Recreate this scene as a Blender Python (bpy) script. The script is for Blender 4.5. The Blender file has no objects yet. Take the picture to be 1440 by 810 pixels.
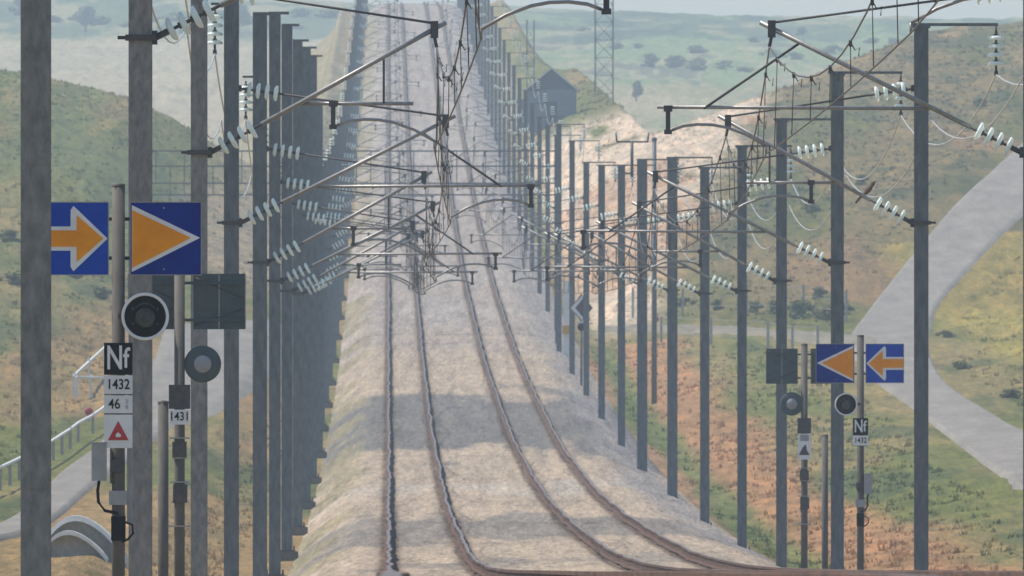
import bpy, math, random
import numpy as np
from mathutils import Vector
random.seed(7); RNG = np.random.default_rng(7)
SC = bpy.context.scene
COL = SC.collection
F = 504.0            # photograph pixels per (metre / span);  depth Y = 60 m * k
SPAN = 60.0
PI = math.pi

# ------------------------------------------------------------------ helpers
class MB:
    """collects shapes and links them as ONE mesh object"""
    def __init__(s): s.v = []; s.f = []; s.m = []; s.sm = []
    def add(s, vs, fs, mi=0, smooth=False):
        o = len(s.v); s.v += [tuple(p) for p in vs]
        for f in fs:
            s.f.append(tuple(i + o for i in f)); s.m.append(mi); s.sm.append(smooth)
        return s
    def box(s, x0, x1, y0, y1, z0, z1, mi=0):
        vs = [(x, y, z) for z in (z0, z1) for y in (y0, y1) for x in (x0, x1)]
        return s.add(vs, [(0, 2, 3, 1), (4, 5, 7, 6), (0, 1, 5, 4), (2, 6, 7, 3), (0, 4, 6, 2), (1, 3, 7, 5)], mi)
    def prism(s, pts, y0, y1, mi=0):
        """outline in x-z (counter-clockwise seen from -y), thickness y0..y1"""
        n = len(pts)
        vs = [(x, y0, z) for x, z in pts] + [(x, y1, z) for x, z in pts]
        fs = [tuple(range(n)), tuple(range(2 * n - 1, n - 1, -1))]
        fs += [(i, i + n, (i + 1) % n + n, (i + 1) % n) for i in range(n)]
        return s.add(vs, fs, mi)
    def vprism(s, pts, z0, z1, mi=0):
        n = len(pts)
        vs = [(x, y, z0) for x, y in pts] + [(x, y, z1) for x, y in pts]
        fs = [tuple(range(n - 1, -1, -1)), tuple(range(n, 2 * n))]
        fs += [(i, (i + 1) % n, (i + 1) % n + n, i + n) for i in range(n)]
        return s.add(vs, fs, mi)
    def tube(s, pts, r, seg=8, mi=0, cap=True):
        pts = [Vector(p) for p in pts]
        rr = r if isinstance(r, (list, tuple)) else [r] * len(pts)
        vs, n = [], len(pts)
        for i, p in enumerate(pts):
            d = (pts[min(i + 1, n - 1)] - pts[max(i - 1, 0)]).normalized()
            up = Vector((0, 0, 1)) if abs(d.z) < .9 else Vector((0, 1, 0))
            a = d.cross(up).normalized(); b = a.cross(d).normalized()
            for j in range(seg):
                t = 2 * PI * j / seg
                vs.append(p + (a * math.cos(t) + b * math.sin(t)) * rr[i])
        fs = []
        for i in range(n - 1):
            for j in range(seg):
                j2 = (j + 1) % seg
                fs.append((i * seg + j, i * seg + j2, (i + 1) * seg + j2, (i + 1) * seg + j))
        if cap:
            fs.append(tuple(range(seg - 1, -1, -1))); fs.append(tuple(range((n - 1) * seg, n * seg)))
        return s.add(vs, fs, mi, True)
    def lathe(s, p, d, prof, seg=12, mi=0):
        """prof = (distance along d, radius) list"""
        p = Vector(p); d = Vector(d).normalized()
        up = Vector((0, 0, 1)) if abs(d.z) < .9 else Vector((0, 1, 0))
        a = d.cross(up).normalized(); b = a.cross(d).normalized()
        vs, fs, n = [], [], len(prof)
        for t, r in prof:
            for j in range(seg):
                w = 2 * PI * j / seg
                vs.append(p + d * t + (a * math.cos(w) + b * math.sin(w)) * max(r, 1e-4))
        for i in range(n - 1):
            for j in range(seg):
                j2 = (j + 1) % seg
                fs.append((i * seg + j, i * seg + j2, (i + 1) * seg + j2, (i + 1) * seg + j))
        return s.add(vs, fs, mi, True)
    def mirror_x(s):
        s.v = [(-x, y, z) for x, y, z in s.v]; s.f = [tuple(reversed(f)) for f in s.f]; return s
    def mesh(s, name, mats):
        me = bpy.data.meshes.new(name); me.from_pydata(s.v, [], s.f)
        for m in (mats if isinstance(mats, (list, tuple)) else [mats]): me.materials.append(m)
        me.polygons.foreach_set('material_index', s.m); me.polygons.foreach_set('use_smooth', s.sm)
        me.update(); return me
    def build(s, name, mats, parent=None, loc=None): return put(name, s.mesh(name, mats), parent, loc)

def put(name, me, parent=None, loc=None):
    o = bpy.data.objects.new(name, me); COL.objects.link(o)
    if parent is not None: o.parent = parent
    if loc is not None: o.location = loc
    return o
def tag(o, label=None, cat=None, group=None, kind=None):
    for k, v in (('label', label), ('category', cat), ('group', group), ('kind', kind)):
        if v: o[k] = v
    return o
def thing(name, loc, label, cat, group=None):
    o = bpy.data.objects.new(name, None); COL.objects.link(o); o.location = loc
    o.empty_display_size = .5
    return tag(o, label, cat, group)
def copy_part(o, parent):
    c = o.copy(); COL.objects.link(c); c.parent = parent; return c

# ------------------------------------------------------------------ materials
def newmat(name):
    m = bpy.data.materials.new(name); m.use_nodes = True
    nt = m.node_tree; return m, nt, nt.nodes['Principled BSDF']
def N(nt, t, **kw):
    n = nt.nodes.new(t)
    for k, v in kw.items():
        if k in n.inputs: n.inputs[k].default_value = v
        else: setattr(n, k, v)
    return n
def ramp(nt, fac, stops):
    r = nt.nodes.new('ShaderNodeValToRGB'); el = r.color_ramp.elements
    el[0].position, el[0].color = stops[0][0], (*stops[0][1], 1)
    el[1].position, el[1].color = stops[-1][0], (*stops[-1][1], 1)
    for p, c in stops[1:-1]:
        e = el.new(p); e.color = (*c, 1)
    nt.links.new(fac, r.inputs[0]); return r.outputs[0]
def noise(nt, vec, scale, detail=4, rough=.6):
    n = N(nt, 'ShaderNodeTexNoise', Scale=scale, Detail=detail, Roughness=rough)
    nt.links.new(vec, n.inputs['Vector']); return n.outputs['Fac']
def mapping(nt, vec, sc):
    m = nt.nodes.new('ShaderNodeMapping'); m.inputs['Scale'].default_value = sc
    nt.links.new(vec, m.inputs['Vector']); return m.outputs[0]
def mixc(nt, fac, a, b, mode='MIX'):
    m = nt.nodes.new('ShaderNodeMix'); m.data_type = 'RGBA'; m.blend_type = mode
    for i, v in ((0, fac), (6, a), (7, b)):
        if isinstance(v, (int, float)): m.inputs[i].default_value = v
        elif isinstance(v, tuple): m.inputs[i].default_value = (*v, 1)
        else: nt.links.new(v, m.inputs[i])
    return m.outputs[2]
def bump(nt, bs, h, strength, dist=.05):
    b = N(nt, 'ShaderNodeBump', Strength=strength, Distance=dist)
    nt.links.new(h, b.inputs['Height']); nt.links.new(b.outputs[0], bs.inputs['Normal'])
def worn(name, c1, c2, scale=6, rough=.7, metal=0., stretch=(1, 1, 1), b=0.15, spec=.5):
    """two-tone weathered surface from object-space noise"""
    m, nt, bs = newmat(name)
    tc = nt.nodes.new('ShaderNodeTexCoord'); v = mapping(nt, tc.outputs['Object'], stretch)
    f = noise(nt, v, scale, 6, .65)
    nt.links.new(ramp(nt, f, [(.32, c1), (.68, c2)]), bs.inputs['Base Color'])
    bs.inputs['Roughness'].default_value = rough; bs.inputs['Metallic'].default_value = metal; bs.inputs['Specular IOR Level'].default_value = spec
    if b: bump(nt, bs, f, b, .01)
    return m
M = {}
M['mast'] = worn('weathered_mast_steel', (.065, .083, .098), (.15, .165, .18), 9, .62, .2, (1, 1, .3))
M['mast_warm'] = worn('aged_mast_steel', (.13, .13, .13), (.27, .26, .25), 16, .7, .05, (1, 1, .4))
M['pole'] = worn('brown_grey_pole', (.06, .056, .052), (.11, .10, .09), 12, .8, 0, (1, 1, .3))
M['galv'] = worn('galvanised_tube', (.22, .215, .21), (.34, .33, .325), 10, .45, .55)
M['dark'] = worn('dark_fitting', (.035, .035, .04), (.08, .075, .075), 14, .6, .3)
M['wire'] = worn('copper_wire', (.05, .045, .045), (.10, .09, .085), 3, .55, .4)
M['alu'] = worn('aluminium_feeder', (.38, .38, .38), (.55, .55, .54), 3, .4, .5)
M['concrete'] = worn('concrete', (.27, .26, .25), (.42, .41, .39), 8, .9)
M['old_concrete'] = worn('old_concrete', (.08, .078, .072), (.15, .145, .13), 8, .9)
M['pale_concrete'] = worn('pale_concrete', (.38, .37, .36), (.55, .54, .52), 8, .9)
M['white'] = worn('white_enamel', (.62, .63, .66), (.74, .75, .77), 5, .45, 0, b=.03)
M['white_paint'] = worn('white_paint', (.60, .60, .58), (.80, .80, .78), 5, .6, 0, b=.05)
M['blue'] = worn('blue_enamel', (.003, .045, .36), (.006, .065, .46), 4, .5, 0, b=.02, spec=.04)
M['navy'] = worn('navy_enamel', (.001, .018, .20), (.002, .028, .27), 4, .5, 0, b=.02, spec=.04)
M['orange'] = worn('orange_reflective', (.74, .25, .003), (.86, .32, .005), 5, .5, 0, b=.02, spec=.12)
M['black'] = worn('black_enamel', (.004, .004, .005), (.010, .010, .012), 8, .7, spec=.05)
M['lens'] = worn('dark_lens', (.008, .008, .01), (.03, .03, .03), 20, .2)
M['red'] = worn('red_enamel', (.36, .012, .02), (.46, .02, .03), 5, .5)
M['yellow'] = worn('yellow_plastic', (.5, .25, .01), (.6, .32, .02), 5, .5)
M['back'] = worn('grey_sign_back', (.045, .072, .082), (.075, .10, .11), 5, .7, 0, spec=.15)
M['greybox'] = worn('grey_plastic', (.24, .245, .27), (.33, .335, .36), 6, .5)
M['maroon'] = worn('maroon_enamel', (.035, .015, .035), (.06, .03, .06), 5, .5)
M['hut_wall'] = worn('slate_blue_wall', (.11, .14, .19), (.14, .17, .22), 2, .8)
M['hut_gable'] = worn('slate_blue_gable', (.018, .035, .075), (.03, .05, .095), 2, .75)
M['hut_roof'] = worn('metal_roof', (.45, .47, .50), (.58, .60, .62), 1.5, .5, .1)
M['bark'] = worn('bark', (.05, .04, .03), (.10, .08, .06), 5, .9)
M['feather'] = worn('brown_feathers', (.05, .03, .022), (.12, .07, .05), 40, .8)
M['beak'] = worn('dark_horn', (.03, .025, .02), (.05, .045, .04), 40, .5)
def glass_mat():
    m, nt, bs = newmat('insulator_glass')
    bs.inputs['Base Color'].default_value = (.93, .97, .96, 1); bs.inputs['Roughness'].default_value = .2
    tr = N(nt, 'ShaderNodeBsdfTranslucent', Color=(.86, .97, .94, 1)); mx = N(nt, 'ShaderNodeMixShader', Fac=.45)
    nt.links.new(bs.outputs[0], mx.inputs[1]); nt.links.new(tr.outputs[0], mx.inputs[2])
    nt.links.new(mx.outputs[0], nt.nodes['Material Output'].inputs['Surface'])
    return m
M['glass'] = glass_mat()
def rail_mats():
    a = worn('rusty_rail_side', (.026, .012, .007), (.13, .058, .03), 5, .85, .1, (5, .12, 5))
    b = worn('polished_rail_head', (.13, .105, .09), (.22, .185, .165), 3, .5, .5, (4, .2, 4), 0)
    return [a, b]
M['rail'] = rail_mats()
def attr(nt, name):
    a = nt.nodes.new('ShaderNodeAttribute'); a.attribute_name = name; return a
def ground_mat():
    m, nt, bs = newmat('meadow_ground')
    a = attr(nt, 'tint').outputs['Color']
    g = nt.nodes.new('ShaderNodeNewGeometry').outputs['Position']
    f1 = noise(nt, mapping(nt, g, (1, .07, .6)), .55, 6, .7)
    f2 = noise(nt, mapping(nt, g, (1, .06, .5)), 3.2, 6, .8)
    c = mixc(nt, 1., a, ramp(nt, f1, [(.3, (.66, .70, .66)), (.5, (1, 1, 1)), (.72, (1.25, 1.18, 1.08))]), 'MULTIPLY')
    c = mixc(nt, .8, c, ramp(nt, f2, [(.32, (.58, .62, .55)), (.68, (1.42, 1.38, 1.28))]), 'MULTIPLY')
    f4 = noise(nt, mapping(nt, g, (1, .05, .5)), 1.3, 6, .8)
    c = mixc(nt, .9, c, ramp(nt, f4, [(.34, (.66, .72, .55)), (.5, (1, 1, 1)), (.66, (1.38, 1.22, 1.0))]), 'MULTIPLY')
    nt.links.new(c, bs.inputs['Base Color']); bs.inputs['Roughness'].default_value = 1.
    bs.inputs['Specular IOR Level'].default_value = .1
    bump(nt, bs, f2, .8, .3)
    return m
M['ground'] = ground_mat()
def grass_mat():
    m, nt, bs = newmat('grass_blades')
    cl = attr(nt, 'tint').outputs['Color']; nt.links.new(cl, bs.inputs['Base Color'])
    tr = N(nt, 'ShaderNodeBsdfTranslucent'); nt.links.new(cl, tr.inputs['Color']); mx = N(nt, 'ShaderNodeMixShader', Fac=.5)
    nt.links.new(bs.outputs[0], mx.inputs[1]); nt.links.new(tr.outputs[0], mx.inputs[2]); nt.links.new(mx.outputs[0], nt.nodes['Material Output'].inputs['Surface'])
    bs.inputs['Roughness'].default_value = .9; bs.inputs['Specular IOR Level'].default_value = .15
    return m
M['grass'] = grass_mat()
def ballast_mat():
    m, nt, bs = newmat('ballast_stone')
    a = attr(nt, 'tint').outputs['Color']
    g = nt.nodes.new('ShaderNodeNewGeometry').outputs['Position']
    f1 = noise(nt, mapping(nt, g, (1, .016, .3)), 1.9, 7, .78)
    f3 = noise(nt, mapping(nt, g, (1, .02, .3)), 7., 5, .75)
    vo = N(nt, 'ShaderNodeTexVoronoi', Scale=9.); nt.links.new(mapping(nt, g, (1, .25, 1)), vo.inputs['Vector'])
    c = mixc(nt, 1., a, ramp(nt, f1, [(.30, (.58, .58, .58)), (.5, (1, 1, 1)), (.70, (1.30, 1.25, 1.16))]), 'MULTIPLY')
    c = mixc(nt, .8, c, ramp(nt, f3, [(.3, (.62, .62, .60)), (.7, (1.36, 1.34, 1.30))]), 'MULTIPLY')
    c = mixc(nt, .45, c, ramp(nt, vo.outputs['Color'], [(.1, (.5, .5, .5)), (.9, (1.45, 1.45, 1.45))]), 'MULTIPLY')
    nt.links.new(c, bs.inputs['Base Color']); bs.inputs['Roughness'].default_value = 1.
    bs.inputs['Specular IOR Level'].default_value = .1
    bump(nt, bs, vo.outputs['Distance'], .7, .06)
    return m
M['ballast'] = ballast_mat()
def road_mat(name, cs):
    m, nt, bs = newmat(name)
    g = nt.nodes.new('ShaderNodeNewGeometry').outputs['Position']
    f1 = noise(nt, mapping(nt, g, (1, .08, 1)), .9, 6, .7)
    f2 = noise(nt, mapping(nt, g, (1, .15, 1)), 9, 4, .7)
    c = ramp(nt, f1, [(.3, cs[0]), (.55, cs[1]), (.75, cs[2])])
    c = mixc(nt, .8, c, ramp(nt, f2, [(.32, (.68, .68, .66)), (.68, (1.3, 1.3, 1.28))]), 'MULTIPLY')
    nt.links.new(c, bs.inputs['Base Color']); bs.inputs['Roughness'].default_value = .95
    bump(nt, bs, f2, .3, .03)
    return m
M['road'] = road_mat('gravel_road', ((.135, .122, .108), (.19, .171, .152), (.25, .224, .198)))
M['dirt'] = road_mat('dirt_path', ((.11, .10, .065), (.17, .145, .105), (.23, .19, .15)))
def leaf_mat(name, c1, c2):
    m, nt, bs = newmat(name)
    g = nt.nodes.new('ShaderNodeNewGeometry').outputs['Position']
    f = noise(nt, g, .9, 4, .7)
    nt.links.new(ramp(nt, f, [(.3, c1), (.7, c2)]), bs.inputs['Base Color'])
    bs.inputs['Roughness'].default_value = .8; bs.inputs['Specular IOR Level'].default_value = .2
    return m
M['leaf'] = leaf_mat('leaves', (.07, .095, .04), (.14, .165, .07))
M['leaf_pale'] = leaf_mat('pale_leaves', (.12, .14, .055), (.21, .21, .09))

# ------------------------------------------------------------------ alignment of the line and the lie of the land
_kp = np.array([-4, -2, -.6, 0, .5, 1, 1.5, 2, 2.6, 3.6, 4.6, 5.6, 6.6, 7.6, 8.6, 9.6, 10.6, 11.6, 12.6, 13.6, 14.6, 15.6, 16.6, 18, 19.4, 21, 23, 27, 30, 35, 40, 43, 46, 50, 60, 200.])
_rp = np.array([-.9, -.6, -.48, -.46, -.55, -.81, -1.19, -1.58, -2.055, -2.835, -3.61, -4.33, -4.88, -5.2, -5.42, -5.5, -5.42, -5.22, -4.86, -4.32, -3.76, -3.12, -2.35, -1.05, .2, 2.2, 4.85, 11, 15.8, 24, 31.6, 34.2, 34.6, 32, 22, 0.])
def _hermite(xp, yp, xq):
    d = np.gradient(yp, xp)
    i = np.clip(np.searchsorted(xp, xq) - 1, 0, len(xp) - 2)
    h = xp[i + 1] - xp[i]; t = (xq - xp[i]) / h
    return ((1 + 2 * t) * (1 - t) ** 2 * yp[i] + t * (1 - t) ** 2 * h * d[i] + t * t * (3 - 2 * t) * yp[i + 1] + t * t * (t - 1) * h * d[i + 1])
_kt = np.linspace(-4, 80, 8401); _rt = _hermite(_kp, _rp, _kt)
def R(k): return np.interp(k, _kt, _rt)                         # height of the rail heads
def axis(k): return 2.87 - .345 * np.asarray(k, float)           # middle of the two tracks
def sstep(a, b, x):
    t = np.clip((np.asarray(x, float) - a) / (b - a), 0, 1); return t * t * (3 - 2 * t)
def vnoise(x, y, seed=0):
    """smooth value noise 0..1"""
    x = np.asarray(x, float); y = np.asarray(y, float)
    xi = np.floor(x).astype(np.int64); yi = np.floor(y).astype(np.int64)
    fx = x - xi; fy = y - yi; fx = fx * fx * (3 - 2 * fx); fy = fy * fy * (3 - 2 * fy)
    def h(a, b):
        n = (a * 374761393 + b * 668265263 + seed * 974711) & 0x7fffffff
        n = ((n ^ (n >> 13)) * 1274126177) & 0x7fffffff
        return ((n ^ (n >> 16)) & 0xffff) / 65535.
    return (h(xi, yi) * (1 - fx) + h(xi + 1, yi) * fx) * (1 - fy) + (h(xi, yi + 1) * (1 - fx) + h(xi + 1, yi + 1) * fx) * fy
def fbm(x, y, seed=0, o=4):
    s, a, t = 0, 1, 0
    for i in range(o):
        s = s + a * vnoise(x * 2 ** i, y * 2 ** i, seed + i * 17); t += a; a *= .55
    return s / t
def interp2(u, us, os): return np.interp(u, us, os)
ROADM = []            # where the roads run: spans, left edge, right edge
def ground(x, k):
    """height of the terrain at x (m), k (spans)"""
    x = np.asarray(x, float); k = np.asarray(k, float)
    u = x - axis(k); r = R(k)
    # right-hand side
    a = interp2(u, [0, 6.2, 7.6, 10, 15, 20, 30, 60], [-1.0, -1.15, -1.45, -1.05, -.4, 0, .6, 1.5])
    cut = interp2(u, [6, 8.5, 11, 15, 22, 34, 60], [0, .55, 1.7, 2.5, 2.9, 3.6, 4.5]) * sstep(17.3, 21, k)
    kc = np.interp(u, [13.5, 16, 21, 30, 44], [30.8, 25.2, 26.0, 27.6, 30.8])
    right = r + a + cut - sstep(10, 15, u) * (np.sqrt(np.clip(k - kc, 0, 40) ** 2 + .6) - .775) * 2.7 * (k > kc)
    # left-hand side
    b = interp2(-u, [0, 6.2, 7.6, 9, 14, 17, 22, 60], [-1.0, -1.15, -1.0, -.45, -.35, .05, .4, 1.2])
    hill = interp2(-u, [7, 10, 14.7, 20, 28, 45], [0, .8, 3.0, 5.7, 7.2, 8.6]) * np.clip((k - 12.6) / 10.4, 0, 1) ** 1.1
    left = r + b + hill - sstep(8, 13, -u) * np.clip(k - 24.2, 0, 40) * 2.4 * sstep(23.8, 26, k)
    z = np.where(u > 0, right, left)
    # valley floor and far hillside
    ridge = np.interp(x, [-160, -60, -20, 20, 60, 160], [59.5, 58.5, 56.5, 54.2, 53.3, 52.2])
    far = np.where(k < 72, np.interp(k, [30, 40, 45, 50, 60], [4, 10, 17, 25, 40.5]), 0)
    up = sstep(60, 73, k)
    far = np.where(k >= 60, 40.5 + (ridge - 40.5) * np.sin(np.clip((k - 60) / 13, 0, 1) * PI / 2), far)
    far = far - np.clip(k - 76, 0, 100) * .5
    far = far + (fbm(x / 22, k / 2.2, 5) - .5) * 3.0 * sstep(44, 52, k)
    emb = r - 1.1 - np.clip(np.abs(u) - 7, 0, 100) * .95          # embankment of the climbing line
    z = np.where(k > 24, np.maximum(z, np.minimum(far, 1e3)), z)
    z = np.where((k > 28) & (k < 47), np.maximum(z, emb), z)
    z = np.where(k >= 47, np.maximum(far, np.minimum(emb, r - 1)), z)
    # hummocks away from the formation
    rough = sstep(6.3, 8.5, np.abs(u)) * sstep(3, 6, k)
    for mk, ml, mr in ROADM:
        l, q = np.interp(k, mk, ml), np.interp(k, mk, mr)
        dd = np.maximum(l - x, x - q)
        rough = rough * np.where((k > mk[0] - .5) & (k < mk[-1] + .5), sstep(.1, 2.0, dd), 1.)
    z = z + rough * ((fbm(x / 2.6, k * 60 / 14, 11) - .5) * .75 * sstep(10, 20, np.abs(u)) + (fbm(x / .8, k * 60 / 3.5, 23, 3) - .5) * .22)
    return z
def G(x, k): return float(ground(np.array([x]), np.array([k]))[0])
def cast(px, py, k0=6.0, k1=75.):
    """where the line of sight through a photograph position meets the ground"""
    ks = np.arange(k0, k1, .01); x = (px - 720) * ks / F; z = (405 - py) * ks / F
    d = z - ground(x, ks); i = np.argmax(d < 0)
    if d[i] >= 0: i = len(ks) - 1
    return float(x[i]), float(ks[i])

FARM_ROAD = ([(1500, 150), (1440, 198), (1380, 252), (1322, 310), (1275, 366), (1226, 428), (1196, 468), (1190, 488), (1222, 532), (1262, 562), (1302, 592), (1345, 626), (1400, 668), (1500, 725)],
             [(1560, 190), (1470, 280), (1440, 305), (1398, 345), (1352, 395), (1322, 430), (1311, 462), (1308, 482), (1312, 505), (1326, 532), (1352, 556), (1400, 585), (1440, 606), (1540, 640)])
ACCESS_ROAD = ([(-60, 790), (20, 728), (80, 668), (130, 630), (185, 560), (212, 505), (222, 462)],
               [(-10, 800), (60, 745), (130, 690), (190, 645), (250, 600), (330, 575), (440, 462)])
for road_, k0_ in ((FARM_ROAD, 7.), (ACCESS_ROAD, 8.)):
    e_ = []
    for side_ in road_:
        p_ = np.array(sorted((cast(*q, k0=k0_)[::-1] for q in side_)))
        e_.append(p_)
    kk_ = np.linspace(max(e_[0][0, 0], e_[1][0, 0]), min(e_[0][-1, 0], e_[1][-1, 0]), 80)
    ROADM.append((kk_, np.interp(kk_, e_[0][:, 0], e_[0][:, 1]), np.interp(kk_, e_[1][:, 0], e_[1][:, 1])))
# ground sheet ------------------------------------------------------
def grid_mesh(name, X, Y, Z, mat, tint=None):
    nr, nc = X.shape
    co = np.stack([X, Y, Z], -1).reshape(-1, 3)
    i = np.arange((nr - 1) * (nc - 1)); rr = i // (nc - 1); cc = i % (nc - 1); p = rr * nc + cc
    q = np.stack([p, p + 1, p + nc + 1, p + nc], -1)
    me = bpy.data.meshes.new(name)
    me.vertices.add(len(co)); me.vertices.foreach_set('co', co.astype(np.float32).ravel())
    me.loops.add(q.size); me.loops.foreach_set('vertex_index', q.astype(np.int32).ravel())
    me.polygons.add(len(q)); me.polygons.foreach_set('loop_start', np.arange(0, q.size, 4, dtype=np.int32))
    me.polygons.foreach_set('use_smooth', np.ones(len(q), bool))
    me.update(calc_edges=True)
    if tint is not None:
        at = me.attributes.new('tint', 'FLOAT_COLOR', 'POINT')
        c = np.concatenate([tint.reshape(-1, 3), np.ones((len(co), 1))], 1)
        at.data.foreach_set('color', c.astype(np.float32).ravel())
    me.materials.append(mat); return me
def lerp(a, b, t): return a + (np.asarray(b, float) - a) * np.asarray(t)[..., None]
def land_tint(x, k):
    u = x - axis(k)
    n1 = fbm(x / 5.5, k * 60 / 95, 3); n2 = fbm(x / 3.2, k * 60 / 48, 31); n3 = fbm(x / 9, k * 60 / 140, 57)
    green = np.array([.135, .145, .045]); olive = np.array([.215, .175, .08]); tan = np.array([.29, .19, .10])
    yellow = np.array([.31, .25, .07]); deep = np.array([.075, .10, .045])
    c = np.broadcast_to(olive, x.shape + (3,)).copy()
    c = lerp(c, green, sstep(.44, .60, n1)); c = lerp(c, deep, sstep(.54, .68, n2) * .75)
    c = lerp(c, tan, sstep(.56, .68, n3) * .8)
    # right verge: ochre earth beside the masts, green strip, ochre again
    nearr = (u > 4) * (k < 17.5)
    c = lerp(c, (.34, .185, .10), nearr * sstep(7.6, 8.4, u + (n2 - .5) * 2) * (1 - sstep(10.2, 11.6, u + (n2 - .5) * 2)) * .9)
    c = lerp(c, (.36, .20, .13), nearr * (1 - sstep(6.2, 7.2, u + (n1 - .5) * 2)) * .7)
    c = lerp(c, (.12, .15, .05), nearr * sstep(6.6, 7.2, u + (n1 - .5) * 2) * (1 - sstep(7.7, 8.5, u)) * .75)
    c = lerp(c, yellow, sstep(22.5, 25, u) * (k < 19.5) * (.45 + .55 * sstep(.42, .58, n3 + .08)) * .9)
    # bare chalk where the cutting starts
    ch = sstep(6.5, 8.5, u) * (1 - sstep(-1.5, 1.5, u + (n1 - .5) * 5 - np.interp(k, [18, 20, 23, 26, 28], [10.5, 12, 18, 24, 26]))) * sstep(17.6, 18.6, k) * (1 - sstep(26.5, 28, k))
    c = lerp(c, (.54, .43, .355), ch * sstep(.30, .44, n2 + .06))
    c = lerp(c, (.40, .24, .15), ch * sstep(.5, .62, n3) * .7)
    lf = sstep(6.5, 8, -u) * (1 - sstep(12, 17, -u + (n1 - .5) * 5)) * sstep(18.5, 20, k) * (1 - sstep(27, 29, k))
    c = lerp(c, (.34, .27, .22), lf * .65)
    lh = sstep(15, 21, -u) * sstep(14, 17, k) * (k < 28)
    c = lerp(c, (.13, .15, .06), lh * sstep(.40, .56, n2) * .7)
    hm = sstep(11, 15, u) * sstep(16.8, 18, k) * (k < 33) * (1 - ch)
    c = c * (1 - .28 * hm[..., None]) + hm[..., None] * np.array([.012, .004, .004])
    hb = sstep(26, 29.5, k) * sstep(20, 30, u) * (k < 33)
    c = lerp(c, (.30, .20, .11), hb * sstep(.40, .55, n3) * .8)
    # chalky patches beside the far climb
    fp = (k > 28) * (k < 46) * sstep(6, 7.5, np.abs(u)) * (1 - sstep(7.5, 9, np.abs(u)))
    c = lerp(c, (.36, .31, .24), fp * sstep(.45, .55, n2) * .8)
    em = (k > 26) * (k < 47) * sstep(6.5, 8, np.abs(u)) * (1 - sstep(22, 30, np.abs(u))) * (u < 0)
    c = lerp(c, (.27, .235, .16), em * .8)
    # far fields
    ff = sstep(43, 46, k)
    m1 = fbm(x / 26, k / 3.2, 71); m2 = fbm(x / 9, k / 1.3, 83)
    fc = np.broadcast_to(np.array([.25, .235, .135]), x.shape + (3,)).copy()
    fc = lerp(fc, (.17, .22, .10), sstep(.5, .6, m1) * sstep(-15, 10, x)); fc = lerp(fc, (.36, .30, .20), sstep(.5, .62, m2) * .7)
    lfld = (1 - sstep(-22, -14, x)) * sstep(46, 47, k) * (1 - sstep(60.2, 60.8, k + (m2 - .5) * 1.5))
    fc = lerp(fc, (.34, .285, .20), lfld * .95)
    for off in (0., 3.4, 9.8):                                       # wheel tracks across the pale field
        cx = -50 + off + 3.2 * np.sin((k - 46) / 4.6)
        fc = lerp(fc, (.26, .22, .16), lfld * np.exp(-((x - cx) / .55) ** 2) * .7)
    wood = sstep(60.6, 61.4, k + (m2 - .5) * 2) * (1 - sstep(67, 70, k)) * sstep(.45, .56, m2 + .05)
    fc = lerp(fc, (.055, .10, .06), wood * .8)
    fc = lerp(fc, (.05, .075, .05), sstep(.60, .66, m2) * sstep(50, 53, k) * (x > 0) * .7)
    return c * (1 - ff[..., None]) + fc * ff[..., None]
ca = np.concatenate([-np.array([40, 20, 10, 6, 4, 3, 2.4, 2.1])[:], np.linspace(-1.9, 1.9, 660), np.array([2.1, 2.4, 3, 4, 6, 10, 20, 40])])
rk = np.concatenate([np.linspace(-2.5, 3, 24)[:-1], np.arange(3, 33, .055), np.arange(33, 48, .15), np.arange(48, 80, .2), np.linspace(80, 150, 30)])
KK = np.repeat(rk[:, None], len(ca), 1); XX = ca[None, :] * (np.maximum(KK, 0) + 1.2)
ZZ = ground(XX, KK)
me = grid_mesh('ground', XX, KK * SPAN, ZZ, M['ground'], land_tint(XX, KK))
tag(put('ground', me), kind='structure')

# ballast formation --------------------------------------------------
us = np.array([-6.3, -5.6, -5.0, -4.4, -3.9] + list(np.linspace(-3.5, 3.5, 113)) + [3.9, 4.4, 5.0, 5.6, 6.3])
ko = np.interp(np.abs(us), [0, 3.7, 4.3, 5.2, 5.7, 6.3], [-.20, -.20, -.28, -.66, -.80, -1.12])
bk = np.concatenate([np.arange(-1.5, 3, .15), np.arange(3, 24, .04), np.arange(24, 46.5, .1)])
BK = np.repeat(bk[:, None], len(us), 1); BU = np.repeat(us[None], len(bk), 0)
ko2 = np.interp(np.abs(us), [0, 3.6, 4.1, 4.9, 5.3, 6.3], [-.20, -.20, -.36, -.95, -1.3, -1.7]); ko = np.where(us < 0, ko2, ko)
BX = axis(BK) + BU; BZ = R(BK) + ko[None] + (fbm(BX * 1.7, BK * 60 / 2.2, 91, 3) - .5) * .10 * (np.abs(BU) > 3.6) + (fbm(BX * 2.5, BK * 60 / 1.5, 95, 2) - .5) * .05
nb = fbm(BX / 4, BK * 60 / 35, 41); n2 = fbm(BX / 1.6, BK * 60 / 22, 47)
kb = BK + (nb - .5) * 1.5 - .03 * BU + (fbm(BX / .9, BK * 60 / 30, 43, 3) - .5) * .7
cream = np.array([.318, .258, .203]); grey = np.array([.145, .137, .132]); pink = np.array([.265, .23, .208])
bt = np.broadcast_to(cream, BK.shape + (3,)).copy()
bt = lerp(bt, grey, sstep(7.75, 8.0, kb) * (1 - sstep(8.5, 8.8, kb)) * .75)  # narrow cloud-shadow band, painted into the ballast colour
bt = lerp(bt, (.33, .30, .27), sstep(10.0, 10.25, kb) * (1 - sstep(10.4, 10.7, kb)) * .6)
bt = lerp(bt, grey * .95, sstep(11.5, 11.9, kb) * (1 - sstep(13.9, 14.5, kb)))  # broad cloud shadow across the tracks, put into the tint as grey
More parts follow.
